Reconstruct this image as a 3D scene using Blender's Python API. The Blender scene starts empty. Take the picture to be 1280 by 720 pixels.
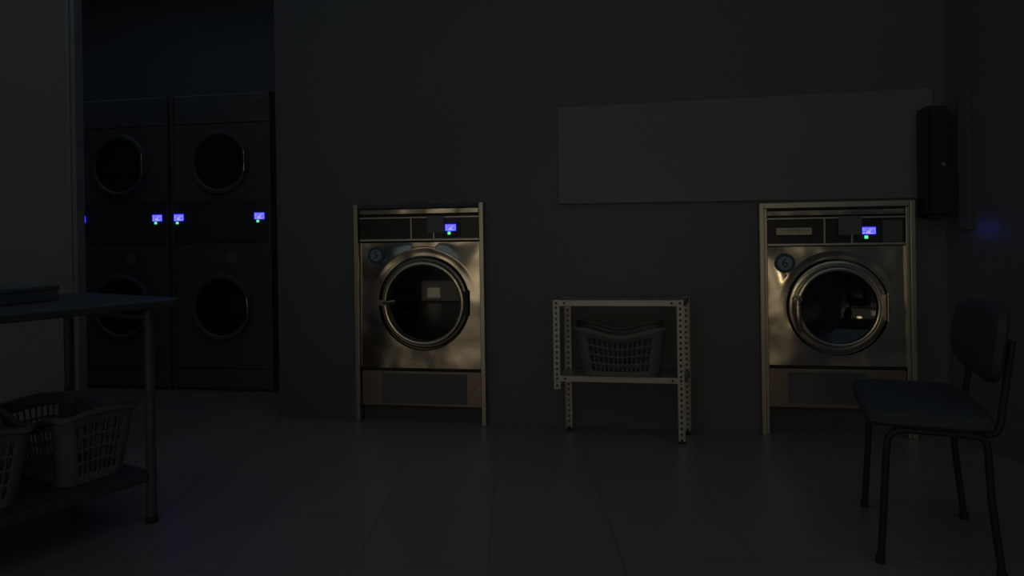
import bpy, bmesh, math, random
from mathutils import Vector, Matrix
random.seed(7)
PI = math.pi
SC = bpy.context.scene
COL = SC.collection
F, CX, HY, ROLL, CAMZ = 850.0, 640.0, 296.0, 0.015, 1.1
YAW = math.radians(9.65)
CR, SR = math.cos(ROLL), math.sin(ROLL)

# ------------------------------------------------------------------ measuring
def ray(px, py):
    a, b = (px - CX) / F, (HY - py) / F
    return Vector((a * CR + b * SR, 1.0, -a * SR + b * CR))
C0 = Vector((0, 0, CAMZ))
def on_z(px, py, z=0.0):
    r = ray(px, py); s = (z - CAMZ) / r.z
    return C0 + r * s
def at_depth(px, py, Y):
    return C0 + ray(px, py) * Y
O = on_z(530, 527)                                  # foot of the back wall
U = Vector((math.cos(YAW), -math.sin(YAW), 0))      # along the back wall, to the right
W = Vector((math.sin(YAW), math.cos(YAW), 0))       # into the back wall
def wl(px, py, y=0.0):                              # photo point -> (u, z) on the plane y of the wall frame
    r = ray(px, py); s = (y - (C0 - O).dot(W)) / r.dot(W)
    p = C0 + r * s - O
    return p.dot(U), p.z
def wpt(u, y, z): return O + U * u + W * y + Vector((0, 0, z))

# ------------------------------------------------------------------ materials
def mat(name, col, rough=0.5, metal=0.0, spec=0.5, noise=0.0, nscale=6.0, bump=0.0, bscale=5.0, trans=0.0, emit=None, estr=0.0, ior=1.45, aniso=0.0, coat=0.0):
    m = bpy.data.materials.new(name); m.use_nodes = True
    nt = m.node_tree; b = nt.nodes['Principled BSDF']
    b.inputs['Base Color'].default_value = (*col, 1)
    b.inputs['Roughness'].default_value = rough
    b.inputs['Metallic'].default_value = metal
    b.inputs['Specular IOR Level'].default_value = spec
    b.inputs['IOR'].default_value = ior
    if aniso: b.inputs['Anisotropic'].default_value = aniso
    if coat: b.inputs['Coat Weight'].default_value = coat; b.inputs['Coat Roughness'].default_value = 0.25
    if trans: b.inputs['Transmission Weight'].default_value = trans
    if emit:
        b.inputs['Emission Color'].default_value = (*emit, 1); b.inputs['Emission Strength'].default_value = estr
    tc = nt.nodes.new('ShaderNodeTexCoord')
    if noise:
        n = nt.nodes.new('ShaderNodeTexNoise'); n.inputs['Scale'].default_value = nscale; n.inputs['Detail'].default_value = 5
        nt.links.new(tc.outputs['Object'], n.inputs['Vector'])
        mx = nt.nodes.new('ShaderNodeMix'); mx.data_type = 'RGBA'
        mx.inputs['A'].default_value = (*[c * (1 - noise) for c in col], 1)
        mx.inputs['B'].default_value = (*[min(1, c * (1 + noise)) for c in col], 1)
        nt.links.new(n.outputs['Fac'], mx.inputs['Factor'])
        nt.links.new(mx.outputs['Result'], b.inputs['Base Color'])
        rr = nt.nodes.new('ShaderNodeMapRange')
        rr.inputs['To Min'].default_value = max(0, rough - 0.06); rr.inputs['To Max'].default_value = min(1, rough + 0.06)
        nt.links.new(n.outputs['Fac'], rr.inputs['Value']); nt.links.new(rr.outputs['Result'], b.inputs['Roughness'])
    if bump:
        n2 = nt.nodes.new('ShaderNodeTexNoise'); n2.inputs['Scale'].default_value = bscale; n2.inputs['Detail'].default_value = 1.5
        nt.links.new(tc.outputs['Object'], n2.inputs['Vector'])
        bp = nt.nodes.new('ShaderNodeBump'); bp.inputs['Strength'].default_value = 1.0; bp.inputs['Distance'].default_value = bump
        nt.links.new(n2.outputs['Fac'], bp.inputs['Height']); nt.links.new(bp.outputs['Normal'], b.inputs['Normal'])
    return m

M = {}
M['wall'] = mat('wall_paint', (0.132, 0.140, 0.148), 0.55, noise=0.06, nscale=3, bump=0.0015, bscale=22)
M['side_wall'] = mat('glossy_wall_paint', (0.16, 0.155, 0.15), 0.27, spec=1.0, coat=0.6, noise=0.05, nscale=3, bump=0.0006, bscale=9)
M['ceiling'] = mat('ceiling_paint', (0.4, 0.4, 0.4), 0.8, noise=0.04)
M['partition'] = mat('white_laminate', (0.25, 0.235, 0.215), 0.45, noise=0.03, nscale=2)
M['alu'] = mat('aluminium_edge', (0.3, 0.3, 0.3), 0.45, 0.3, noise=0.05)
M['board'] = mat('board_face', (0.2, 0.2, 0.197), 0.5, noise=0.03, nscale=2)
M['board_edge'] = mat('board_edge', (0.36, 0.36, 0.36), 0.5, noise=0.03)
M['steel'] = mat('brushed_steel', (0.60, 0.55, 0.46), 0.19, 1.0, noise=0.04, nscale=9, bump=0.017, bscale=3.6)
M['frame'] = mat('frame_steel', (0.58, 0.55, 0.48), 0.36, 1.0, noise=0.05, nscale=8)
M['chrome'] = mat('door_steel', (0.62, 0.57, 0.47), 0.2, 1.0, noise=0.03)
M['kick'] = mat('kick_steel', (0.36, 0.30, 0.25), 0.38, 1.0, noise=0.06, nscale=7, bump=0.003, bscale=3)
M['black_gloss'] = mat('black_fascia', (0.035, 0.038, 0.04), 0.3, noise=0.1)
M['black'] = mat('black_plastic', (0.045, 0.046, 0.048), 0.5, noise=0.1)
M['plinth'] = mat('plinth_dark', (0.09, 0.095, 0.1), 0.7, noise=0.1)
M['rubber'] = mat('rubber', (0.03, 0.03, 0.032), 0.65, noise=0.1)
M['glass'] = mat('door_glass', (0.5, 0.55, 0.57), 0.03, trans=1.0, ior=1.5, noise=0.02)
M['lip'] = mat('door_lip_chrome', (0.66, 0.62, 0.52), 0.22, 1.0, noise=0.03)
M['door_dark'] = mat('door_dark_steel', (0.20, 0.18, 0.15), 0.25, 1.0, noise=0.04)
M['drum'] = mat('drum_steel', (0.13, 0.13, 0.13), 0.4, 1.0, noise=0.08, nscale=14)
M['dryer_console'] = mat('dryer_console', (0.075, 0.077, 0.08), 0.4, noise=0.05)
M['paper'] = mat('paper_grey', (0.20, 0.185, 0.185), 0.7, noise=0.05)
M['sheet'] = mat('cover_sheet', (0.15, 0.142, 0.14), 0.7, noise=0.05)
M['badge_blue'] = mat('badge_blue', (0.03, 0.10, 0.17), 0.4, noise=0.08)
M['badge_face'] = mat('badge_face', (0.30, 0.35, 0.38), 0.45, noise=0.05)
M['digit'] = mat('badge_digit', (0.03, 0.05, 0.055), 0.5, noise=0.05)
M['screen'] = mat('display_blue', (0.01, 0.01, 0.1), 0.3, emit=(0.026, 0.026, 1.0), estr=5.0)
M['screen_text'] = mat('display_text', (0.1, 0.1, 0.3), 0.3, emit=(0.34, 0.31, 1.0), estr=1.2)
M['led'] = mat('green_lamp', (0.02, 0.2, 0.08), 0.3, emit=(0.12, 0.85, 0.30), estr=1.25)
M['screw'] = mat('screw', (0.5, 0.48, 0.45), 0.3, 1.0, noise=0.05)
M['galv'] = mat('galvanised', (0.50, 0.51, 0.47), 0.48, 0.75, noise=0.12, nscale=18)
M['basket'] = mat('basket_plastic', (0.16, 0.165, 0.158), 0.42, noise=0.04)
M['dryer'] = mat('dryer_grey', (0.13, 0.133, 0.136), 0.5, 0.0, noise=0.05)
M['dryer_panel'] = mat('dryer_panel', (0.125, 0.13, 0.133), 0.45, 0.0, spec=0.3, noise=0.05)
M['red'] = mat('emblem_red', (0.28, 0.13, 0.14), 0.5, noise=0.08)
M['table'] = mat('table_laminate', (0.06, 0.064, 0.066), 0.5, noise=0.05)
M['tube'] = mat('table_tube', (0.10, 0.105, 0.105), 0.4, 0.0, noise=0.05)
M['fabric'] = mat('chair_fabric', (0.07, 0.071, 0.072), 0.75, noise=0.12, nscale=60, bump=0.0008, bscale=220)
M['chair_tube'] = mat('chair_tube', (0.03, 0.031, 0.033), 0.55, 0.0, noise=0.05)
M['disp'] = mat('dispenser_plastic', (0.03, 0.036, 0.04), 0.22, noise=0.06)
M['box'] = mat('dark_box', (0.10, 0.115, 0.12), 0.6, noise=0.08)

def floor_mat():
    m = bpy.data.materials.new('floor_tiles'); m.use_nodes = True
    nt = m.node_tree; b = nt.nodes['Principled BSDF']
    tc = nt.nodes.new('ShaderNodeTexCoord'); mp = nt.nodes.new('ShaderNodeMapping')
    mp.inputs['Rotation'].default_value = (0, 0, math.radians(-9.65))
    nt.links.new(tc.outputs['Object'], mp.inputs['Vector'])
    br = nt.nodes.new('ShaderNodeTexBrick'); br.offset = 0.0
    br.inputs['Scale'].default_value = 1.0; br.inputs['Brick Width'].default_value = 0.45; br.inputs['Row Height'].default_value = 0.45
    br.inputs['Mortar Size'].default_value = 0.004; br.inputs['Mortar Smooth'].default_value = 0.3
    br.inputs['Color1'].default_value = (0.32, 0.222, 0.212, 1); br.inputs['Color2'].default_value = (0.335, 0.234, 0.224, 1)
    br.inputs['Mortar'].default_value = (0.27, 0.19, 0.182, 1)
    nt.links.new(mp.outputs['Vector'], br.inputs['Vector'])
    n = nt.nodes.new('ShaderNodeTexNoise'); n.inputs['Scale'].default_value = 2.2; n.inputs['Detail'].default_value = 6
    nt.links.new(tc.outputs['Object'], n.inputs['Vector'])
    mx = nt.nodes.new('ShaderNodeMix'); mx.data_type = 'RGBA'; mx.blend_type = 'MULTIPLY'; mx.inputs['Factor'].default_value = 0.25
    nt.links.new(br.outputs['Color'], mx.inputs['A']); nt.links.new(n.outputs['Color'], mx.inputs['B'])
    nt.links.new(mx.outputs['Result'], b.inputs['Base Color'])
    rr = nt.nodes.new('ShaderNodeMapRange'); rr.inputs['To Min'].default_value = 0.25; rr.inputs['To Max'].default_value = 0.42
    nt.links.new(n.outputs['Fac'], rr.inputs['Value']); nt.links.new(rr.outputs['Result'], b.inputs['Roughness'])
    bp = nt.nodes.new('ShaderNodeBump'); bp.inputs['Distance'].default_value = 0.0006; bp.invert = True
    nt.links.new(br.outputs['Fac'], bp.inputs['Height']); nt.links.new(bp.outputs['Normal'], b.inputs['Normal'])
    return m
M['floor'] = floor_mat()

# ------------------------------------------------------------------ mesh helpers
def obj(name, bm, m, parent=None, smooth=False, bevel=0.0, solid=0.0, seg=2, loc=None, rot=None):
    me = bpy.data.meshes.new(name); bmesh.ops.recalc_face_normals(bm, faces=bm.faces[:]) if not solid else None
    bm.to_mesh(me); bm.free()
    for x in (m if isinstance(m, (list, tuple)) else [m]): me.materials.append(x)
    o = bpy.data.objects.new(name, me); COL.objects.link(o)
    if parent: o.parent = parent
    if loc is not None: o.location = loc
    if rot is not None: o.rotation_euler = rot
    if smooth:
        for p in me.polygons: p.use_smooth = True
        me.set_sharp_from_angle(angle=math.radians(38))
    if solid:
        s = o.modifiers.new('solid', 'SOLIDIFY'); s.thickness = solid; s.offset = 0
    if bevel:
        b = o.modifiers.new('bevel', 'BEVEL'); b.width = bevel; b.segments = seg; b.limit_method = 'ANGLE'
    return o
def thing(name, label, cat, loc=(0, 0, 0), rz=0.0, group=None):
    o = bpy.data.objects.new(name, None); COL.objects.link(o); o.empty_display_size = 0.1
    o.location = loc; o.rotation_euler = (0, 0, rz); o['label'] = label; o['category'] = cat
    if group: o['group'] = group
    return o
def tag(o, label, cat, group=None):
    o['label'] = label; o['category'] = cat
    if group: o['group'] = group
def box(bm, x0, x1, y0, y1, z0, z1, mi=0):
    v = [bm.verts.new((x, y, z)) for x in (x0, x1) for y in (y0, y1) for z in (z0, z1)]
    fs = []
    for a in ((0, 1, 3, 2), (4, 6, 7, 5), (0, 4, 5, 1), (2, 3, 7, 6), (0, 2, 6, 4), (1, 5, 7, 3)):
        f = bm.faces.new([v[i] for i in a]); f.material_index = mi; fs.append(f)
    return fs
def bx(*a):
    bm = bmesh.new(); box(bm, *a); return bm
def tube(bm, pts, r, n=12, cap=True):
    pts = [Vector(p) for p in pts]; rings = []; up = None
    for i, p in enumerate(pts):
        t = ((pts[min(i + 1, len(pts) - 1)] - p).normalized() + (p - pts[max(i - 1, 0)]).normalized()).normalized()
        if up is None:
            up = Vector((0, 0, 1)) if abs(t.z) < 0.9 else Vector((1, 0, 0))
        a = t.cross(up).normalized(); up = a.cross(t).normalized()
        rr = r[i] if isinstance(r, (list, tuple)) else r
        rings.append([bm.verts.new(p + (a * math.cos(k * 2 * PI / n) + up * math.sin(k * 2 * PI / n)) * rr) for k in range(n)])
    for A, B in zip(rings, rings[1:]):
        for k in range(n): bm.faces.new((A[k], A[(k + 1) % n], B[(k + 1) % n], B[k]))
    if cap: bm.faces.new(rings[0][::-1]); bm.faces.new(rings[-1])
def arc_pts(p0, p1, p2, n=6):                      # quadratic corner
    return [Vector(p0) * (1 - t) ** 2 + Vector(p1) * 2 * t * (1 - t) + Vector(p2) * t * t for t in [i / n for i in range(n + 1)]]
def lathe(bm, prof, cx, cz, n=72, closed=False, a0=0.0, a1=2 * PI):   # around the y axis; prof = (r, y)
    full = abs(a1 - a0 - 2 * PI) < 1e-6
    rings = []
    for k in range(n if full else n + 1):
        a = a0 + (a1 - a0) * k / n
        rings.append([None if False else bm.verts.new((cx + r * math.cos(a), y, cz + r * math.sin(a))) for r, y in prof])
    L = len(prof); K = len(rings)
    for k in range(K if full else K - 1):
        A, B = rings[k], rings[(k + 1) % K]
        for i in range(L if closed else L - 1):
            j = (i + 1) % L
            if prof[i][0] < 1e-6 and prof[j][0] < 1e-6: continue
            bm.faces.new((A[i], A[j], B[j], B[i]))
    bmesh.ops.remove_doubles(bm, verts=bm.verts[:], dist=1e-6)
def disc(bm, cx, cz, r, y0, y1, n=32, mi=0):       # short cylinder along y
    A = [bm.verts.new((cx + r * math.cos(2 * PI * k / n), y0, cz + r * math.sin(2 * PI * k / n))) for k in range(n)]
    B = [bm.verts.new((v.co.x, y1, v.co.z)) for v in A]
    fs = [bm.faces.new(A), bm.faces.new(B[::-1])]
    for k in range(n): fs.append(bm.faces.new((A[k], B[k], B[(k + 1) % n], A[(k + 1) % n])))
    for f in fs: f.material_index = mi
def plate_hole(x0, x1, z0, z1, cx, cz, prof, skirt=0.03, y=0.0, up=None):
    """pressed sheet with a round opening; prof = rings (r, y) from the outside in"""
    bm = bmesh.new(); N = 96
    angs = [2 * PI * k / N for k in range(N)]
    for X in (x0, x1):
        for Z in (z0, z1):
            a = math.atan2(Z - cz, X - cx) % (2 * PI)
            i = min(range(N), key=lambda q: min(abs(angs[q] - a), 2 * PI - abs(angs[q] - a))); angs[i] = a
    def edge(a):
        c, s = math.cos(a), math.sin(a); t = 1e9
        if c > 1e-9: t = min(t, (x1 - cx) / c)
        if c < -1e-9: t = min(t, (x0 - cx) / c)
        if s > 1e-9: t = min(t, (z1 - cz) / s)
        if s < -1e-9: t = min(t, (z0 - cz) / s)
        return cx + c * t, cz + s * t
    rings = [[bm.verts.new((edge(a)[0], y + skirt, edge(a)[1])) for a in angs], [bm.verts.new((edge(a)[0], y, edge(a)[1])) for a in angs]]
    for r, yy in prof:
        def dep(a):                                  # pressed ribs fade out away from the top of the opening
            if up is None or r < up: return yy
            return y + (yy - y) * max(0.0, math.sin(a)) ** 3
        rings.append([bm.verts.new((cx + r * math.cos(a), dep(a), cz + r * math.sin(a))) for a in angs])
    for A, B in zip(rings, rings[1:]):
        for k in range(N): bm.faces.new((A[k], A[(k + 1) % N], B[(k + 1) % N], B[k]))
    return bm
def digit_mesh(ch, size):
    cu = bpy.data.curves.new('digit_curve', 'FONT'); cu.body = ch; cu.size = size; cu.extrude = 0.0006
    cu.align_x = 'CENTER'; cu.align_y = 'CENTER'
    t = bpy.data.objects.new('digit_tmp', cu); COL.objects.link(t)
    dg = bpy.context.evaluated_depsgraph_get(); dg.update()
    me = bpy.data.meshes.new_from_object(t.evaluated_get(dg)); bpy.data.objects.remove(t); bpy.data.curves.remove(cu)
    return me
def digit(ch, size, x, y, z, parent, name='digit'):
    me = digit_mesh(ch, size); me.materials.clear(); me.materials.append(M['digit'])
    o = bpy.data.objects.new(name, me); COL.objects.link(o); o.parent = parent
    o.location = (x, y, z); o.rotation_euler = (PI / 2, 0, 0)
    return o

def struct(name, bm, m, frame=True, **k):
    o = obj(name, bm, m, **k); o['kind'] = 'structure'
    if frame: o.location = O; o.rotation_euler = (0, 0, -YAW)
    return o

# ------------------------------------------------------------------ washer
def box_of(pxa, pya, pxb, pyb, y):                  # rectangle on plane y from two photo corners
    u0, z0 = wl(pxa, pya, y); u1, z1 = wl(pxb, pyb, y)
    return min(u0, u1), max(u0, u1), min(z0, z1), max(z0, z1)

def screen(name, x0, x1, z0, z1, y, parent):
    bm = bmesh.new(); box(bm, x0, x1, y - 0.004, y, z0, z1, 0)
    w, h = x1 - x0, z1 - z0
    for (a, b, c, d) in ((.03, .16, .74, .84), (.24, .36, .74, .82), (.46, .90, .70, .80), (.03, .24, .48, .58), (.34, .62, .30, .50), (.55, .74, .50, .60),
                         (.04, .20, .10, .24), (.30, .84, .06, .20), (.30, .64, .22, .30), (.96, .985, .05, .9)):
        box(bm, x0 + a * w, x0 + b * w, y - 0.0046, y - 0.0038, z0 + c * h, z0 + d * h, 1)
    return obj('display', bm, [M['screen'], M['screen_text']], parent)

def washer(name, label, q):
    """q holds the measured corners; local x runs along the wall, y into it"""
    xl, _ = wl(q['x'][0], q['base']); xr, _ = wl(q['x'][1], q['base'])
    mid = (xl + xr) / 2
    _, ztop = wl((q['x'][0] + q['x'][1]) / 2, q['top'])
    root = thing(name, label, 'washing machine', wpt(mid, 0, 0), -YAW, 'front loading washers built into the wall')
    hw = (xr - xl) / 2
    def L(px, py, y=-0.02):
        u, z = wl(px, py, y); return u - mid, z
    pw = q['post']
    midpx = (q['x'][0] + q['x'][1]) / 2
    zc1 = L(midpx, q['con'][0])[1]; zc0 = L(midpx, q['con'][1])[1]
    zp1 = L(midpx, q['panel'][0])[1]; zp0 = L(midpx, q['panel'][1])[1]
    zk1 = L(midpx, q['kick'][0])[1]; zk0 = L(midpx, q['kick'][1])[1]
    xi = hw - pw
    for s in (-1, 1):
        bm = bmesh.new(); a, b = sorted((s * hw, s * xi))
        box(bm, a, b, -0.05, 0.02, 0, ztop)
        if q.get('double'):
            a, b = sorted((s * xi, s * (xi - 0.018))); box(bm, a, b, -0.036, 0.02, 0, ztop - 0.03)
        obj('frame_post', bm, M['frame'], root, bevel=0.003)
    xg = xi - (0.018 if q.get('double') else 0.004)
    bm = bx(-xi, xi, -0.046, 0.02, ztop - q['cap'], ztop)
    obj('frame_top', bm, M['frame'] if q.get('double') else M['plinth'], root, bevel=0.003)
    # cabinet shell behind the wall
    bm = bmesh.new()
    box(bm, -hw + .03, -hw + .035, 0.03, 0.72, 0.02, ztop - .05); box(bm, hw - .035, hw - .03, 0.03, 0.72, 0.02, ztop - .05)
    box(bm, -hw + .03, hw - .03, 0.72, 0.725, 0.02, ztop - .05); box(bm, -hw + .03, hw - .03, 0.03, 0.72, ztop - .055, ztop - .05)
    obj('cabinet', bm, M['plinth'], root)
    # header strip
    zs1 = L(midpx, q['strip'][0])[1]; zs0 = L(midpx, q['strip'][1])[1]
    bm = bx(-xg, xg, -0.03, 0.02, zs0, zs1)
    obj('header_strip', bm, M['steel'], root, bevel=0.004)
    obj('header_gap', bx(-xg, xg, 0.0, 0.02, zc1 - .01, ztop - q['cap']), M['black'], root)
    # console
    con = obj('console', bx(-xg, xg, -0.02, 0.03, zc0, zc1), M['black_gloss'], root, bevel=0.003)
    fr = bmesh.new()
    box(fr, -xg, xg, -0.027, -0.018, zc1 - .004, zc1 + .006); box(fr, -xg, xg, -0.029, -0.018, zc0 - .010, zc0 + .003)
    obj('console_frame', fr, M['frame'], con, bevel=0.002)
    for px, pa, pb in q['div']:
        x, a = L(px, pa); _, b = L(px, pb)
        obj('divider', bx(x - .004, x + .004, -0.027, -0.018, b, a), M['frame'], con)
    x, z1 = L(q['note'][0], q['note'][1]); x2, z2 = L(q['note'][2], q['note'][3])
    o = obj('paper_note', bx(x, x2, -0.032, -0.0285, z2, z1), M['paper'], con); o['label'] = 'grey paper note stuck over the console'
    x, z1 = L(q['disp'][0], q['disp'][1]); x2, z2 = L(q['disp'][2], q['disp'][3])
    bz = bmesh.new(); box(bz, x - .018, x2 + .03, -0.0235, -0.018, z2 - .035, z1 + .012)
    obj('display_bezel', bz, M['black'], con, bevel=0.003)
    o = screen('display', x, x2, z2, z1, -0.0236, con); o['label'] = 'lit blue display with pale text'
    lx, lz = L(*q['led'])
    bm = bmesh.new(); box(bm, lx - .0085, lx + .0085, -0.028, -0.02, lz - .0085, lz + .0085)
    o = obj('indicator_lamp', bm, M['led'], con, bevel=0.002); o['label'] = 'square green lamp under the display'
    if q.get('sticker'):
        x, z1 = L(q['sticker'][0], q['sticker'][1]); x2, z2 = L(q['sticker'][2], q['sticker'][3])
        obj('instruction_sticker', bx(x, x2, -0.0215, -0.0195, z2, z1), M['sheet'], con)
    if q.get('grip'):
        x, z1 = L(q['grip'][0], q['grip'][1]); x2, z2 = L(q['grip'][2], q['grip'][3])
        bm = bmesh.new(); box(bm, x, x2, -0.034, -0.018, z2, z1)
        obj('soap_drawer_grip', bm, M['steel'], con, bevel=0.006)
    # pressed front panel and door
    cx, cz = L(*q['c'], -0.02)
    k = q['r']                                      # outer radius of the door
    prof = [(k * 1.30, -0.020), (k * 1.23, -0.0245), (k * 1.18, -0.0245), (k * 1.13, -0.018), (k * 1.07, -0.020), (k * 1.040, -0.019), (k * 1.035, 0.012), (k * 0.90, 0.02), (k * 0.88, 0.05)]
    lim = min(xg - abs(cx), zp1 - cz, cz - zp0) - 0.004
    prof = [(min(r, lim - .0005 * i) if i < 3 else r, y) for i, (r, y) in enumerate(prof)]
    pan = obj('front_panel', plate_hole(-xg, xg, zp0, zp1, cx, cz, prof, 0.03, -0.02, k * 1.04), M['steel'], root, smooth=True)
    for v in pan.data.vertices: v.co.y += (v.co.z - cz) * .020     # the sheet leans back a little at the top
    bxx, bz_ = L(*q['badge'])
    br = q['br']
    bm = bmesh.new(); disc(bm, bxx, bz_, br, -0.0225, -0.012, 40, 0); disc(bm, bxx, bz_, br * .70, -0.0235, -0.022, 40, 1)
    bd = obj('number_badge', bm, [M['badge_blue'], M['badge_face']], pan); bd['label'] = 'round dark blue badge with the number ' + q['digit']
    me = digit_mesh(q['digit'], br * 1.25)          # the numeral is part of the badge mesh
    bm = bmesh.new(); bm.from_mesh(bd.data); n0 = len(bm.faces)
    bm2 = bmesh.new(); bm2.from_mesh(me)
    bmesh.ops.transform(bm2, matrix=Matrix.Translation((bxx, -0.0241, bz_)) @ Matrix.Rotation(PI / 2, 4, 'X'), verts=bm2.verts)
    me2 = bpy.data.meshes.new('tmp'); bm2.to_mesh(me2); bm2.free(); bm.from_mesh(me2); bm.faces.ensure_lookup_table()
    for f in bm.faces[n0:]: f.material_index = 2
    bm.to_mesh(bd.data); bm.free(); bd.data.materials.append(M['digit'])
    bm = bmesh.new()
    g = q['ring']                                   # bright lip radius / outer radius
    lathe(bm, [(k * .985, 0.0), (k * .998, -0.016), (k * .99, -0.023), (k * .975, -0.0255), (k * (g + .085), -0.026), (k * (g + .065), -0.025), (k * (g + .055), -0.016),
               (k * (g - .04), -0.016), (k * (g - .04), 0.0)], cx, cz, 96, closed=True)
    door = obj('door', bm, M['chrome'] if q['latch'] == 'lever' else M['door_dark'], root, smooth=True)
    bm = bmesh.new()
    ri, ro = k * (g - .020), k * (g + .045)           # shallow crowned ring
    lathe(bm, [(ro + .002, -0.018), (ro + .001, -0.046)] + [(ro + (ri - ro) * t / 8, -0.048 - .0017 * (1 - (t / 4 - 1) ** 2)) for t in range(9)] + [(ri - .002, -0.044), (k * (g - .034), -0.034), (k * (g - .034), -0.018)], cx, cz, 96, closed=True)
    o = obj('door_lip', bm, M['lip'], door, smooth=True); o['label'] = 'thin bright chrome ring around the door glass'
    gr = k * (g - .035)
    bm = bmesh.new(); n = 14
    out = [(gr * math.sin(PI / 2 * i / n), -0.026 + q['bowl'] * (1 - math.sin(PI / 2 * i / n) ** 2)) for i in range(n + 1)]
    inn = [(r, y + 0.007) for r, y in out[::-1]]
    lathe(bm, out + inn, cx, cz, 72)
    obj('glass', bm, M['glass'], door, smooth=True)
    bm = bmesh.new(); lathe(bm, [(gr + .012, 0.0), (gr - .004, 0.0), (gr - .012, 0.05), (k * .80, 0.12), (k * .88, 0.12), (k * .9, 0.05)], cx, cz, 72, closed=True)
    obj('gasket', bm, M['rubber'], root, smooth=True)
    # hinge (right) and latch (left)
    bm = bmesh.new(); hx = cx + k * .93
    hwid = .008 if q['latch'] == 'lever' else .013
    box(bm, hx - hwid, hx + hwid, -0.045, -0.018, cz - .07, cz + .07)
    tube(bm, [(hx + hwid + .004, -0.040, cz - .078), (hx + hwid + .004, -0.040, cz + .078)], 0.007, 12)
    obj('hinge', bm, M['chrome'] if q['latch'] == 'lever' else M['black'], door, bevel=0.003)
    bm = bmesh.new()
    if q['latch'] == 'tab':
        tube(bm, [(cx - k * .88, -0.062, cz + .008), (cx - k * .74, -0.074, cz + .010), (cx - k * .60, -0.072, cz + .014)], [.008, .010, .013], 12)
        box(bm, cx - k * .985, cx - k * .85, -0.062, -0.024, cz - .012, cz + .024)
    else:
        pts = [(cx - k * .84, -0.055, cz + .05), (cx - k * .86, -0.078, cz + .035), (cx - k * .87, -0.084, cz - .03), (cx - k * .84, -0.084, cz - .10), (cx - k * .80, -0.078, cz - .125)]
        tube(bm, pts, [.012, .017, .019, .017, .012], 14)
        disc(bm, cx - k * .84, cz + .045, .022, -0.066, -0.03, 20)
    obj('handle', bm, M['chrome'], door, smooth=True)
    # drum
    bm = bmesh.new(); R = k * .93
    lathe(bm, [(R, 0.13), (R, 0.55), (R * .96, 0.575), (R * .3, 0.59), (0.0, 0.58)], cx, cz, 72)
    dr = obj('drum', bm, M['drum'], root, smooth=True)
    for i in range(3):
        a = math.radians(q['lift'] + 120 * i)
        c, s = math.cos(a), math.sin(a); bm = bmesh.new(); P = []
        for rr, hwid in ((R * .99, .05), (R * .72, .018), (R * .68, .0)):
            for sg in ((1, -1) if hwid else (1,)):
                P.append([(cx + rr * c - sg * hwid * s, yy, cz + rr * s + sg * hwid * c) for yy in (0.16, 0.54)])
        order = [0, 2, 4, 3, 1]
        A = [bm.verts.new(P[j][0]) for j in order]; B = [bm.verts.new(P[j][1]) for j in order]
        for j in range(5): bm.faces.new((A[j], A[(j + 1) % 5], B[(j + 1) % 5], B[j]))
        bm.faces.new(A[::-1]); bm.faces.new(B)
        obj('lifter', bm, M['drum'], dr, bevel=0.004)
    # gap, kick panel, plinth
    obj('panel_gap', bx(-xg, xg, 0.0, 0.02, zk1 - .01, zp0 + .01), M['black'], root)
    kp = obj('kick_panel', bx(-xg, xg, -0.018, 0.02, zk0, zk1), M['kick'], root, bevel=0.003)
    x, z1 = L(q['sheet'][0], q['sheet'][1]); x2, z2 = L(q['sheet'][2], q['sheet'][3])
    o = obj('cover_plate', bx(x, x2, -0.024, -0.017, z2, z1), M['sheet'], kp, bevel=0.002); o['label'] = 'dull grey rectangular cover plate'
    for sx, sy in q['screw']:
        x, z = L(sx, sy); bm = bmesh.new(); disc(bm, x, z, .009, -0.023, -0.017, 16)
        obj('screw', bm, M['screw'], kp)
    obj('plinth', bx(-xg, xg, 0.015, 0.06, 0, zk0), M['plinth'], root)
    return mid, hw, ztop

mL = washer('washing_machine', 'steel front loading washer with round badge number 5, left of the metal shelf', dict(
    x=(449, 610), base=527, top=255, post=0.027, cap=0.026, strip=(260.5, 267.5), con=(272, 299), panel=(303, 460), kick=(464.5, 508),
    div=[(514, 271, 299.5), (542.5, 291, 299)], note=(534.5, 270, 556, 291), disc=None, disp=(557, 280.4, 570, 288.3), led=(561.6, 291.3),
    c=(530, 379), r=0.272, ring=.86, badge=(470, 319), br=0.050, digit='5', latch='tab', lift=205, bowl=-.018, sheet=(478, 466.5, 584, 506), screw=[(600, 487), (600, 446)]))
mR = washer('washing_machine', 'steel front loading washer with round badge number 6, behind the chair', dict(
    x=(951, 1144), base=547, top=252.5, post=0.026, cap=0.030, double=True, strip=(262.5, 269), con=(272.5, 304.5), panel=(308, 457), kick=(462, 511),
    div=[(1030, 273, 305), (1064.5, 293, 304)], note=(1047, 270.5, 1077, 293), disp=(1077, 284, 1094, 292.5), led=(1082.5, 296.3),
    c=(1047, 384), r=0.252, ring=.80, badge=(981, 329), br=0.054, digit='6', latch='lever', lift=150, bowl=.04, sheet=(985, 465, 1085, 506), screw=[(964.5, 485)],
    grip=(969, 285, 1015, 294.5), sticker=(1103, 275, 1128, 302)))

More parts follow.
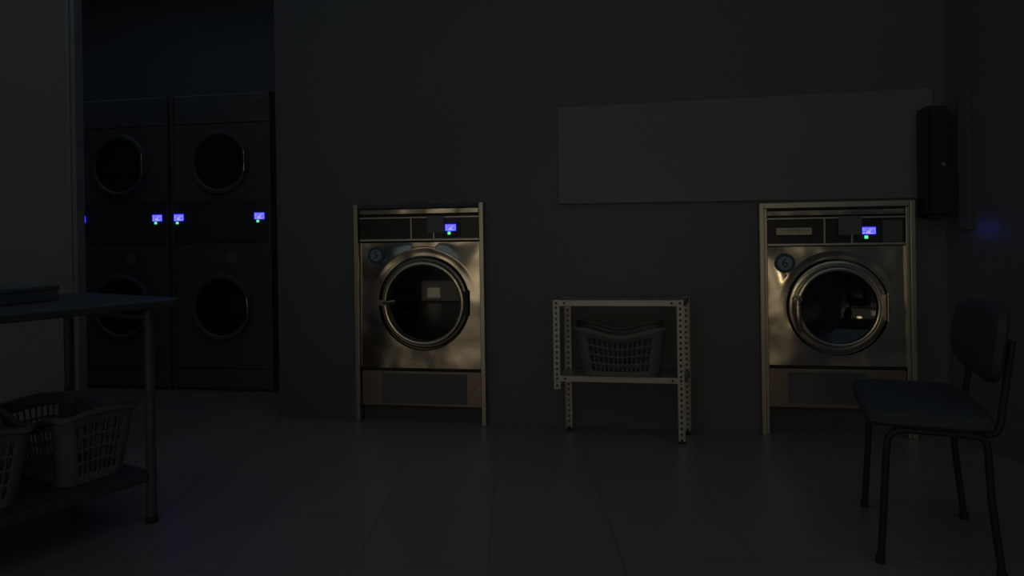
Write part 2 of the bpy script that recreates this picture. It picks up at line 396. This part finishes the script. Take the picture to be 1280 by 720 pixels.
# ------------------------------------------------------------------ setting
u_cor, _ = wl(350, 521)                              # where the back wall ends and the dryer bay begins
u_end = wl(1187, 550)[0]
H = 3.6
RB = 1.25                                            # depth of the dryer bay back wall
bm = bmesh.new()
T = 0.12
spans = [(u_cor, mL[0] - mL[1], 0, H), (mL[0] - mL[1], mL[0] + mL[1], mL[2], H), (mL[0] + mL[1], mR[0] - mR[1], 0, H), (mR[0] - mR[1], mR[0] + mR[1], mR[2], H), (mR[0] + mR[1], u_end + .12, 0, H)]
for a, b, z0, z1 in spans: box(bm, a, b, 0, T, z0, z1)
box(bm, u_cor, u_cor + .1, T, 2.0, 0, H)             # return wall of the bay
box(bm, u_cor - 4.5, u_cor + .1, 1.9, 2.0, 0, H)          # rear of the bay
struct('wall_back', bm, M['wall'])
PH = math.radians(111)                               # angle between back wall and right wall
d = Vector((-math.cos(PH), -math.sin(PH)))           # in wall frame, toward the viewer
bm = bmesh.new()
n = Vector((-d.y, d.x))
q = [(u_end, 0.0), (u_end + d.x * 8.6, d.y * 8.6)]
t = Vector((0.12, 0.0))
vs = [(q[0][0], q[0][1]), (q[1][0], q[1][1]), (q[1][0] + .12, q[1][1]), (q[0][0] + .12, q[0][1])]
A = [bm.verts.new((x, y, 0)) for x, y in vs]; B = [bm.verts.new((x, y, H)) for x, y in vs]
bm.faces.new(A); bm.faces.new(B[::-1])
for i in range(4): bm.faces.new((A[i], A[(i + 1) % 4], B[(i + 1) % 4], B[i]))
struct('wall_right', bm, M['side_wall'])
struct('floor', bx(-6, 4.5, -8.6, 2.0, -0.1, 0), M['floor'])
struct('ceiling', bx(-6, 4.5, -8.6, 2.0, H, H + .1), M['ceiling'])
bm = bmesh.new()                                     # shop front behind the viewer with its window opening
yF = -8.4; _um = wl(760, 420)[0]; UW = _um + (_um - (C0 - O).dot(U)) * 8.6 / (O - C0).dot(W); WX0, WX1, WZ0, WZ1 = UW - 3.6, UW + 2.9, .08, 1.95
box(bm, -6, WX0, yF - .15, yF, 0, H); box(bm, WX1, 4.5, yF - .15, yF, 0, H); box(bm, WX0, WX1, yF - .15, yF, 0, WZ0); box(bm, WX0, WX1, yF - .15, yF, WZ1, H)
struct('wall_front', bm, M['ceiling'])
bm = bmesh.new()
for a, b in ((WX0, WX0 + .05), (WX1 - .05, WX1), (-.02 + (WX0 + WX1) / 2, .02 + (WX0 + WX1) / 2)): box(bm, a, b, yF - .10, yF - .04, WZ0, WZ1)
box(bm, WX0, WX1, yF - .10, yF - .04, WZ0, WZ0 + .05); box(bm, WX0, WX1, yF - .10, yF - .04, WZ1 - .05, WZ1)
struct('window_1', bm, M['black'])
struct('wall_left_front', bx(-6.1, -6, -8.6, 2.0, 0, H), M['ceiling'])
# white partition on the left
pe = at_depth(97, 296, 3.42); pu = (pe - O).dot(U); py_ = (pe - O).dot(W)
struct('wall_left', bx(pu - 3.2, pu - .048, py_ + .004, py_ + .045, 0, H), M['partition'])
bm = bmesh.new()
box(bm, pu - .05, pu - .030, py_ - .006, py_ + .049, 0, H); box(bm, pu - .030, pu - .004, py_ + .002, py_ + .047, 0, H); box(bm, pu - .004, pu, py_ - .004, py_ + .05, 0, H)
struct('trim_1', bm, M['alu'], bevel=.0015)
# corner strip on the right wall
bm = bmesh.new()
s0 = .10
for (a0, a1) in ((.10, .165),):
    P = [Vector((u_end, 0)) + d * a0, Vector((u_end, 0)) + d * a1]
    nn = Vector((d.y, -d.x)) * .022
    if nn.x > 0: nn = -nn
    vs = [P[0], P[1], P[1] + nn, P[0] + nn]
    zt = 1.82; zb = 1.10
    A = [bm.verts.new((v.x, v.y, zb)) for v in vs]; B = [bm.verts.new((v.x, v.y, zt)) for v in vs]
    bm.faces.new(A); bm.faces.new(B[::-1])
    for i in range(4): bm.faces.new((A[i], A[(i + 1) % 4], B[(i + 1) % 4], B[i]))
struct('trim_2', bm, M['wall'], bevel=.003)

# pale panel on the wall
u0, zb = wl(699, 255); u1, zt1 = wl(1164, 110.5); zt0 = wl(699, 135)[1]
bm = bmesh.new()
zb1 = zb - 0.012
vs = [(u0, zb), (u1, zb1), (u1, zt1), (u0, zt0)]
A = [bm.verts.new((x, -0.0148, z)) for x, z in vs]; B = [bm.verts.new((x, -0.001, z)) for x, z in vs]
bm.faces.new(A); bm.faces.new(B[::-1])
for i in range(4): bm.faces.new((A[i], A[(i + 1) % 4], B[(i + 1) % 4], B[i]))
o = obj('wall_board', bm, M['board'], bevel=.002, loc=O, rot=(0, 0, -YAW))
tag(o, 'long pale blank board on the wall above the washer numbered 6', 'board')

# dispenser beside the right washer
ux0, zt = wl(1143, 137); _, zb = wl(1143, 274)
ux1 = wl(1195, 274, -.12)[0]
root = thing('wall_dispenser', 'tall dark dispenser on the wall above the corner beside the right washer', 'dispenser', wpt((ux0 + ux1) / 2, 0, zb), -YAW)
hw = (ux1 - ux0) / 2; hh = zt - zb
obj('back_plate', bx(-hw + .006, hw - .006, -.02, -.0005, .006, hh - .006), M['black'], root, bevel=.004)
bm = bx(-hw, hw, -.12, -.02, 0, hh)
bmesh.ops.bevel(bm, geom=[e for e in bm.edges if abs(e.verts[0].co.y + .12) < 1e-4 and abs(e.verts[1].co.y + .12) < 1e-4 or (abs(e.verts[0].co.z - e.verts[1].co.z) < 1e-4 and abs(e.verts[0].co.x - e.verts[1].co.x) < 1e-4)], offset=.025, segments=5, affect='EDGES')
cov = obj('cover', bm, M['disp'], root, smooth=True)
lx, lz = wl(1179, 205, -.12)
bm = bmesh.new(); disc(bm, lx - (ux0 + ux1) / 2, lz - zb, .010, -.125, -.118, 20)
o = obj('lock', bm, M['screw'], cov); o['label'] = 'small metal lock'

# ------------------------------------------------------------------ stacked dryers in the bay
yD = 0.0
p = on_z(345, 490); yD = (p - O).dot(W); uR = (p - O).dot(U)
WD = 0.80
def LD(px, py):
    r = ray(px, py); s = (yD - (C0 - O).dot(W)) / r.dot(W); v = C0 + r * s - O
    return v.dot(U), v.z
ztopD = LD(345, 113)[1]
def dryer(label, uright, lit, grp='stacked dryers in the bay'):
    mid = uright - WD / 2 - .012
    root = thing('stacked_dryer', label, 'tumble dryer', wpt(mid, yD, 0), -YAW, grp)
    hw = WD / 2
    def R(px, py):
        u, z = LD(px, py); return u - (uR - WD / 2 - .012), z
    bm = bmesh.new(); box(bm, -hw, hw, 0.02, 0.85, 0.0, ztopD)
    obj('cabinet', bm, M['dryer'], root, bevel=.004)
    for s in (-1, 1):
        a, b = sorted((s * hw, s * (hw - .022))); obj('frame_post', bx(a, b, -.014, .02, 0, ztopD), M['dryer_panel'], root, bevel=.003)
    xi = hw - .026
    z250 = R(325, 250)[1]; z303 = R(325, 303)[1]; z152 = R(338, 152)[1]; z460 = R(300, 460)[1]
    top = obj('top_panel', bx(-xi, xi, -.008, .02, z152 + .006, ztopD - .01), M['dryer'], root, bevel=.003)
    ex, ez = R(324, 130)
    bm = bmesh.new(); lathe(bm, [(.034, -.013), (.034, -.007), (.024, -.007), (.024, -.013)], ex, ez, 32, closed=True, a0=.6, a1=5.4)
    if lit: o = obj('emblem', bm, M['red'], top); o['label'] = 'small dull red ring emblem'
    else: bm.free()
    for nm, za, zb, cpx, cpy in (('upper_panel', z250 + .004, z152, 276, 203), ('lower_panel', z460, z303 - .004, 276, 384)):
        cx, cz = 0.0, R(cpx, cpy)[1]
        k = .245 if nm == 'lower_panel' else .235
        lim = min(xi, za - cz if za > cz else cz - za, abs(zb - cz)) - .006
        k = min(k, lim - .01)
        z0, z1 = min(za, zb), max(za, zb)
        pn = obj(nm, plate_hole(-xi, xi, z0, z1, cx, cz, [(k * 1.02, -.008), (k * .92, -.002), (k * .9, .018)], .025, -.008), M['dryer_panel'], root, smooth=True)
        bm = bmesh.new()
        lathe(bm, [(k, -.008), (k, -.022), (k * .97, -.034), (k * .88, -.034), (k * .84, -.022), (k * .84, -.008)], cx, cz, 72, closed=True)
        dr = obj('door', bm, M['frame'] if False else M['dryer_panel'], root, smooth=True)
        bm = bmesh.new(); disc(bm, cx, cz, k * .85, -.020, -.012, 64)
        obj('glass', bm, M['glass'], dr)
        bm = bmesh.new(); hx = cx + k * .93
        tube(bm, [(hx - .012, -.034, cz + .09), (hx, -.058, cz + .075), (hx + .008, -.064, cz), (hx, -.058, cz - .075), (hx - .012, -.034, cz - .09)], .0075, 10)
        obj('handle', bm, M['chrome'], dr, smooth=True)
    con = obj('console', bx(-xi, xi, -.010, .02, z303, z250), M['dryer_console'], root, bevel=.003)
    for (px, py, qx, qy, lx, ly) in ((219, 268.2, 230.5, 276, 223, 278.8), (319.3, 266, 331.3, 273.8, 323.4, 276.3)):
        x0, z1 = R(px, py); x1, z0 = R(qx, qy)
        o = screen('display', x0, x1, z0, z1, -.0105, con); o['label'] = 'lit blue display'
        x, z = R(lx, ly); o = obj('indicator_lamp', bx(x - .0085, x + .0085, -.016, -.009, z - .0085, z + .0085), M['led'], con); o['label'] = 'small green lamp under the display'
    bx_, bz_ = R(291, 322)
    bm = bmesh.new(); disc(bm, bx_, bz_, .045, -.013, -.007, 36)
    obj('number_badge', bm, M['paper'], root)
    obj('toe_panel', bx(-xi, xi, -.004, .02, 0.02, z460 - .008), M['dryer'], root, bevel=.003)
    return root
dryer('tall stacked dryer with two lit displays, at the open end of the bay', uR, True)
dryer('tall stacked dryer showing one lit display beside the white partition edge', uR - WD - .026, False)

# ------------------------------------------------------------------ slotted shelf
def slotted(bm, axis, length, w, z0, flip=1):
    """one flange of a slotted angle post with punched holes; axis 0 = along x, 1 = along y"""
    cols = [0, .010, .022, w]; step = .030; rows = [0.0]; z = .012
    hole = [];
    while z + step < length:
        rows += [z, z + .014]; z += step
    rows.append(length)
    g = [[bm.verts.new(((c * flip, 0, z0 + r) if axis == 0 else (0, c * flip, z0 + r))) for r in rows] for c in cols]
    for i in range(3):
        for j in range(len(rows) - 1):
            if i == 1 and j % 2 == 1: continue
            bm.faces.new((g[i][j], g[i + 1][j], g[i + 1][j + 1], g[i][j + 1]))
fl = on_z(854, 549); rr = on_z(860, 540)
wd = 0.685; dp = .20
zt = 0.755
foot = wpt((fl - O).dot(U) - wd + .004, -.085 - dp + .02, 0)
SH = thing('slotted_shelf_unit', 'low metal shelf with slotted posts standing between the two washers', 'shelf', foot, -YAW)
zmid = .318
for (x, y, fx, fy, z0) in ((0, 0, 1, 1, zmid - .045), (wd, 0, -1, 1, 0), (.045, dp, 1, -1, 0), (wd + .045, dp, -1, -1, 0)):
    bm = bmesh.new(); slotted(bm, 0, zt - z0, .034, z0, fx); slotted(bm, 1, zt - z0, .034, z0, fy)
    o = obj('post', bm, M['galv'], SH, solid=.003, loc=(x, y, 0))
    if z0 == 0:
        obj('foot_cap', bx(-.004 if fx > 0 else -.036, .036 if fx > 0 else .004, -.004 if fy > 0 else -.036, .036 if fy > 0 else .004, 0, .012), M['rubber'], o)
for z in (zt - .03, zmid):
    bm = bmesh.new()
    box(bm, .003, wd - .003, .003, dp - .003, z + .024, z + .028)
    box(bm, .003, wd - .003, -.003, .000, z - .002, z + .028); box(bm, .003, wd - .003, dp - .003, dp, z - .002, z + .028)
    box(bm, .0, .003, .0, dp, z - .002, z + .028); box(bm, wd - .003, wd, .0, dp, z - .002, z + .028)
    for v in bm.verts: v.co.x += .045 * max(0.0, v.co.y) / dp      # the rack stands slightly skewed
    sh = obj('shelf_panel', bm, M['galv'], SH)
    for x in (.017, .06, wd - .06, wd - .017):
        bm = bmesh.new(); disc(bm, x, z + .013, .0065, -.008, -.002, 12); obj('bolt', bm, M['black'], sh)

# ------------------------------------------------------------------ laundry baskets
def basket_meshes():
    Lb, Wb, Lt, Wt, h, rc = .40, .23, .47, .295, .265, .045
    base = []                                        # perimeter parameter: side, fraction
    def side_pts(ns, sl):                            # fractions along a straight side with slot flags
        m = .03; out = [(0.0, False)]
        pitch = (1 - 2 * m) / ns
        for i in range(ns): out += [(m + i * pitch + pitch * .14, True), (m + (i + 1) * pitch - pitch * .14, False)]
        return out
    P = []                                           # (base xy, top xy, slot flag to next, top z)
    def rect(L, Wd):
        a, b = L / 2, Wd / 2
        return [((-a + rc, -b), (a - rc, -b)), ((a, -b + rc), (a, b - rc)), ((a - rc, b), (-a + rc, b)), ((-a, b - rc), (-a, -b + rc))], [(a - rc, -b + rc, -90), (a - rc, b - rc, 0), (-a + rc, b - rc, 90), (-a + rc, -b + rc, 180)]
    sb, cb = rect(Lb, Wb); st, ct = rect(Lt, Wt)
    for i in range(4):
        ns = 13 if i % 2 == 0 else 8
        for f, s in side_pts(ns, i):
            lb = [sb[i][0][j] * (1 - f) + sb[i][1][j] * f for j in (0, 1)]; lt = [st[i][0][j] * (1 - f) + st[i][1][j] * f for j in (0, 1)]
            e = math.sin(PI * f)
            z = h - .040 * e ** 1.6 if i % 2 == 0 else h + .012 * e
            P.append((lb, lt, s, z))
        for k in range(6):
            a = math.radians(cb[i][2] + 90 * k / 6)
            P.append(([cb[i][0] + rc * math.cos(a), cb[i][1] + rc * math.sin(a)], [ct[i][0] + rc * math.cos(a), ct[i][1] + rc * math.sin(a)], False, h))
    tl = [0.0, .10]; y = .12
    for r in range(4): tl += [.12 + r * .185, .12 + r * .185 + .150]
    tl = [0.0] + tl[2:] + [.90, 1.0]
    bm = bmesh.new(); G = []
    for lb, lt, s, z in P:
        G.append([bm.verts.new((lb[0] + (lt[0] - lb[0]) * t, lb[1] + (lt[1] - lb[1]) * t, .004 + (z - .004) * t)) for t in tl])
    n = len(P)
    for i in range(n):
        for j in range(len(tl) - 1):
            if P[i][2] and j in (1, 3, 5, 7): continue
            bm.faces.new((G[i][j], G[(i + 1) % n][j], G[(i + 1) % n][j + 1], G[i][j + 1]))
    bm.faces.new([g[0] for g in G][::-1])
    rim = bmesh.new(); rings = []
    for i in range(n):
        p = P[i]; c = Vector((p[1][0], p[1][1], p[3]))
        o = Vector((p[1][0] - p[0][0], p[1][1] - p[0][1], 0)).normalized()
        rings.append([rim.verts.new(c + o * a + Vector((0, 0, b))) for a, b in ((-.004, -.004), (-.003, .004), (.010, .005), (.016, .001), (.016, -.012), (.012, -.012), (.011, -.003))])
    for i in range(n):
        A, B = rings[i], rings[(i + 1) % n]
        for j in range(7): rim.faces.new((A[j], B[j], B[(j + 1) % 7], A[(j + 1) % 7]))
    return bm, rim
def basket(label, loc, rz, proto=None):
    r = thing('laundry_basket', label, 'laundry basket', loc, rz, 'plastic laundry baskets')
    if proto is None:
        a, b = basket_meshes()
        obj('body', a, M['basket'], r, solid=.004, smooth=True); obj('rim', b, M['basket'], r, smooth=True)
    else:
        for ch in proto.children:
            c = ch.copy(); COL.objects.link(c); c.parent = r
    return r
bc = SH.matrix_basis @ Vector((0, 0, 0))
loc = foot + U * .355 + W * (dp / 2 - .01) + Vector((0, 0, zmid + .029))
B0 = basket('grey slotted laundry basket on the metal shelf between the washers', loc, -YAW)

# ------------------------------------------------------------------ folding table on the left
leg = on_z(190, 652)
sh0 = at_depth(0, 647, 1.0)
r_ = ray(0, 647); p0 = C0 + r_ * ((.20 - CAMZ) / r_.z)
TD = Vector((leg.x - p0.x, leg.y - p0.y, 0)).normalized()     # along the front edge, away from the viewer
ta = math.atan2(TD.y, TD.x)
TN = Vector((-TD.y, TD.x, 0))                                  # to the rear of the table
ZT = .876
TB = thing('work_table', 'long dark folding table with lower shelf in front of the white partition', 'table', leg, ta)
LX = 2.6; DW = .62
bm = bx(-LX + .1, .10, -.10, DW + .05, ZT - .030, ZT)
bmesh.ops.bevel(bm, geom=[e for e in bm.edges if abs(e.verts[0].co.z - e.verts[1].co.z) > .01], offset=.045, segments=6, affect='EDGES')
obj('table_top', bm, M['table'], TB, bevel=.006)
obj('lower_shelf', bx(-LX + .2, -.022, -.015, DW + .015, .165, .20), M['table'], TB, bevel=.004)
for (x, y) in ((0, 0), (0, DW), (-LX + .2, 0), (-LX + .2, DW)):
    bm = bmesh.new(); tube(bm, [(x, y, .02), (x, y, ZT - .04)], .019, 16)
    lg = obj('leg', bm, M['tube'], TB, smooth=True)
    bm = bmesh.new(); tube(bm, [(x, y, 0), (x, y, .025)], [.024, .021], 16); obj('foot', bm, M['rubber'], lg, smooth=True)
bm = bmesh.new(); tube(bm, [(0, .019, ZT - .07), (0, DW - .019, ZT - .07)], .012, 10); obj('cross_rail', bm, M['tube'], TB, smooth=True)
bm = bmesh.new(); tube(bm, [(0, .019, .183), (0, DW - .019, .183)], .015, 10); obj('cross_rail', bm, M['tube'], TB, smooth=True)
TM = Matrix.Translation(leg) @ Matrix.Rotation(ta, 4, 'Z')
# baskets lie across the table; local x of a basket points to the rear
for i, (x, dy, tw, lab) in enumerate(((-.17, .285, .04, 'grey laundry basket on the table shelf, next to the table leg'),
                                  (-.535, .275, .0, 'grey laundry basket on the table shelf, cut off by the left picture edge'))):
    basket(lab, TM @ Vector((x, dy, .2005)), ta + PI / 2 + tw, B0)
# dark box on the table
bp = at_depth(64, 359, 2.75)
bl = TM.inverted() @ Vector((bp.x, bp.y, 0))
CB = thing('storage_box', 'flat dark box lying on the table in front of the white partition', 'box', TM @ Vector((bl.x - .2, bl.y - .02, ZT)), ta + math.radians(18))
bm = bx(-.30, .16, -.12, .12, 0.0005, .042); obj('body', bm, M['box'], CB, bevel=.006)
bm = bx(-.304, .164, -.124, .124, .042, .062); obj('lid', bm, M['box'], CB, bevel=.006)

# ------------------------------------------------------------------ visitor chair on the right
nf = on_z(1101, 703)
ca = math.radians(180 - 22)                           # facing left and slightly into the room
CH = thing('visitor_chair', 'dark padded visitor chair with tube legs in front of the right washer', 'chair', (nf.x, nf.y, 0), ca)
# local: x forward, y toward the viewer; near front leg stands at the origin
cw, cd = .50, .30
tr = .0115
def both(name, fn):
    for y in (0.0, -cw):
        bm = bmesh.new(); tube(bm, fn(y), tr, 12); o = obj(name, bm, M['chair_tube'], CH, smooth=True)
        yield o, y
sg = {}
for o, y in both('front_leg', lambda y: [(0.0, y, .012), (-.012, y, .20), (-.020, y, .36)] + arc_pts((-.024, y, .40), (-.030, y, .445), (-.075, y, .447), 5)): sg[y] = o
for y in (0.0, -cw):
    bm = bmesh.new(); tube(bm, [(0.002, y, 0), (0, y, .022)], .015, 12); obj('leg_cap', bm, M['rubber'], sg[y], smooth=True)
for o, y in both('rear_leg', lambda y: [(-cd - .038, y, .012), (-cd - .012, y, .25), (-cd - .005, y, .40)] + arc_pts((-cd, y, .43), (-cd + .01, y, .447), (-cd + .06, y, .447), 5)):
    bm = bmesh.new(); tube(bm, [(-cd - .040, y, 0), (-cd - .036, y, .022)], .015, 12); obj('leg_cap', bm, M['rubber'], o, smooth=True)
for o, y in both('seat_rail', lambda y: [(-.05, y, .447), (-cd + .04, y, .447)]): pass
for o, y in both('back_post', lambda y: [(-cd + .05, y - (.02 if y == 0 else -.02), .447)] + arc_pts((-cd - .01, y - (.02 if y == 0 else -.02), .449), (-cd - .042, y - (.02 if y == 0 else -.02), .45), (-cd - .045, y - (.02 if y == 0 else -.02), .50), 5) + [(-cd - .080, y - (.03 if y == 0 else -.03), .75)]): pass
for x in (-.06, -cd + .04):
    bm = bmesh.new(); tube(bm, [(x, 0, .436), (x, -cw, .436)], .010, 10); obj('cross_bar', bm, M['chair_tube'], CH, smooth=True)
def cushion(L, Wd, th, crown, n=16, expo=5.0):       # rounded pad in xy, flat underside
    bm = bmesh.new(); G = []
    N = 48
    def sup(a):
        c, s = math.cos(a), math.sin(a); r = (abs(c) ** expo + abs(s) ** expo) ** (-1 / expo)
        return c * r * L / 2, s * r * Wd / 2
    for k, (f, z) in enumerate(((.0, 0), (.5, 0), (.95, 0), (1.0, th * .25), (1.0, th * .6), (.975, th * .9), (.9, th + crown * .35), (.7, th + crown * .7), (.4, th + crown * .93), (0, th + crown))):
        G.append([bm.verts.new((sup(2 * PI * i / N)[0] * f, sup(2 * PI * i / N)[1] * f, z)) for i in range(N)])
    for A, B in zip(G, G[1:]):
        for i in range(N): bm.faces.new((A[i], A[(i + 1) % N], B[(i + 1) % N], B[i]))
    bmesh.ops.remove_doubles(bm, verts=bm.verts[:], dist=1e-6)
    return bm
bm = cushion(.375, .56, .050, .012, expo=9)
obj('seat', bm, M['fabric'], CH, smooth=True, loc=(-.145, -cw / 2, .4585))
bm = cushion(.255, .60, .035, .012, expo=3.4)
for v in bm.verts: v.co.z += 0.35 * v.co.y ** 2
obj('backrest', bm, M['fabric'], CH, smooth=True, loc=(-cd - .074, -cw / 2 + .01, .722), rot=(0, math.radians(82), 0))

# ------------------------------------------------------------------ light: dusk and a street lamp through the shop front behind the viewer, plus added fill and highlight lights
w = bpy.data.worlds.new('dusk'); SC.world = w; w.use_nodes = True
bg = w.node_tree.nodes['Background']; bg.inputs['Color'].default_value = (0.64, 0.87, 1.0, 1); bg.inputs['Strength'].default_value = 0.02
def area(name, sx, sy, energy, col, loc, rot=None, aim=None, spread=None):
    l = bpy.data.lights.new(name, 'AREA'); l.shape = 'RECTANGLE'; l.size = sx; l.size_y = sy; l.energy = energy; l.color = col
    if spread: l.spread = math.radians(spread)
    o = bpy.data.objects.new(name, l); COL.objects.link(o); o.location = loc
    o.rotation_euler = (aim - loc).to_track_quat('-Z', 'Y').to_euler() if aim is not None else rot
    return o
E_WIN, E_LAMP, E_CEIL, E_BAY, E_HL = 5.5, 0.5, 20.0, 2.2, 1.55
uc = (C0 - O).dot(U); yc = -(C0 - O).dot(W)
um = wl(760, 420)[0]; uw = um + (um - uc) * 8.6 / yc
area('lit_shop_window', WX1 - WX0 - .1, WZ1 - WZ0 - .1, E_WIN, (1.0, 0.82, 0.55), wpt((WX0 + WX1) / 2, yF - .16, (WZ0 + WZ1) / 2), rot=(PI / 2, 0, -YAW))
p = wpt(uw, yF - .17, 1.75)
area('street_lamp', .7, .4, E_LAMP, (1.0, 0.78, 0.46), p, aim=wpt(um + .25, 0, 1.15), spread=40)
area('ambient_fill', 9.4, 7.0, E_CEIL, (0.56, 0.84, 1.0), wpt(.2, -4.2, H - .05), rot=(0, 0, -YAW))  # added soft bluish fill below the ceiling, no fixture there
area('bay_fill', 3.4, .9, E_BAY, (0.56, 0.84, 1.0), wpt(u_cor - 1.75, .3, H - .05), rot=(0, 0, -YAW))  # added fill that lifts the dark dryer bay
area('washer_highlight_fill', 1.0, .9, E_HL, (1.0, 0.80, 0.50), wpt(3.0, yF - .18, .6), rot=(PI / 2, 0, -YAW))  # added warm light outside the window, brightens the right washer's steel
area('washer_highlight_fill', 1.2, .9, E_HL * 1.6, (1.0, 0.80, 0.54), wpt(-1.55, yF - .18, .85), rot=(PI / 2, 0, -YAW))  # second added warm light, for the highlight on the left washer

# ------------------------------------------------------------------ camera
cd_ = bpy.data.cameras.new('camera'); cd_.sensor_width = 36; cd_.lens = F * 36 / 1280; cd_.shift_y = -(360 - HY) / 1280; cd_.clip_start = .05
co = bpy.data.objects.new('camera', cd_); COL.objects.link(co)
R3 = Matrix(((CR, SR, 0), (0, 0, -1), (-SR, CR, 0)))   # columns: right, up, back
co.matrix_world = Matrix.Translation(C0) @ R3.to_4x4()
SC.camera = co
vs_ = SC.view_settings; vs_.view_transform = 'Standard'; vs_.look = 'None'; vs_.exposure = 0; vs_.gamma = 1; vs_.use_curve_mapping = False
SC.cycles.use_denoising = True
SC.cycles.max_bounces = 10; SC.cycles.transmission_bounces = 8; SC.cycles.sample_clamp_indirect = 2
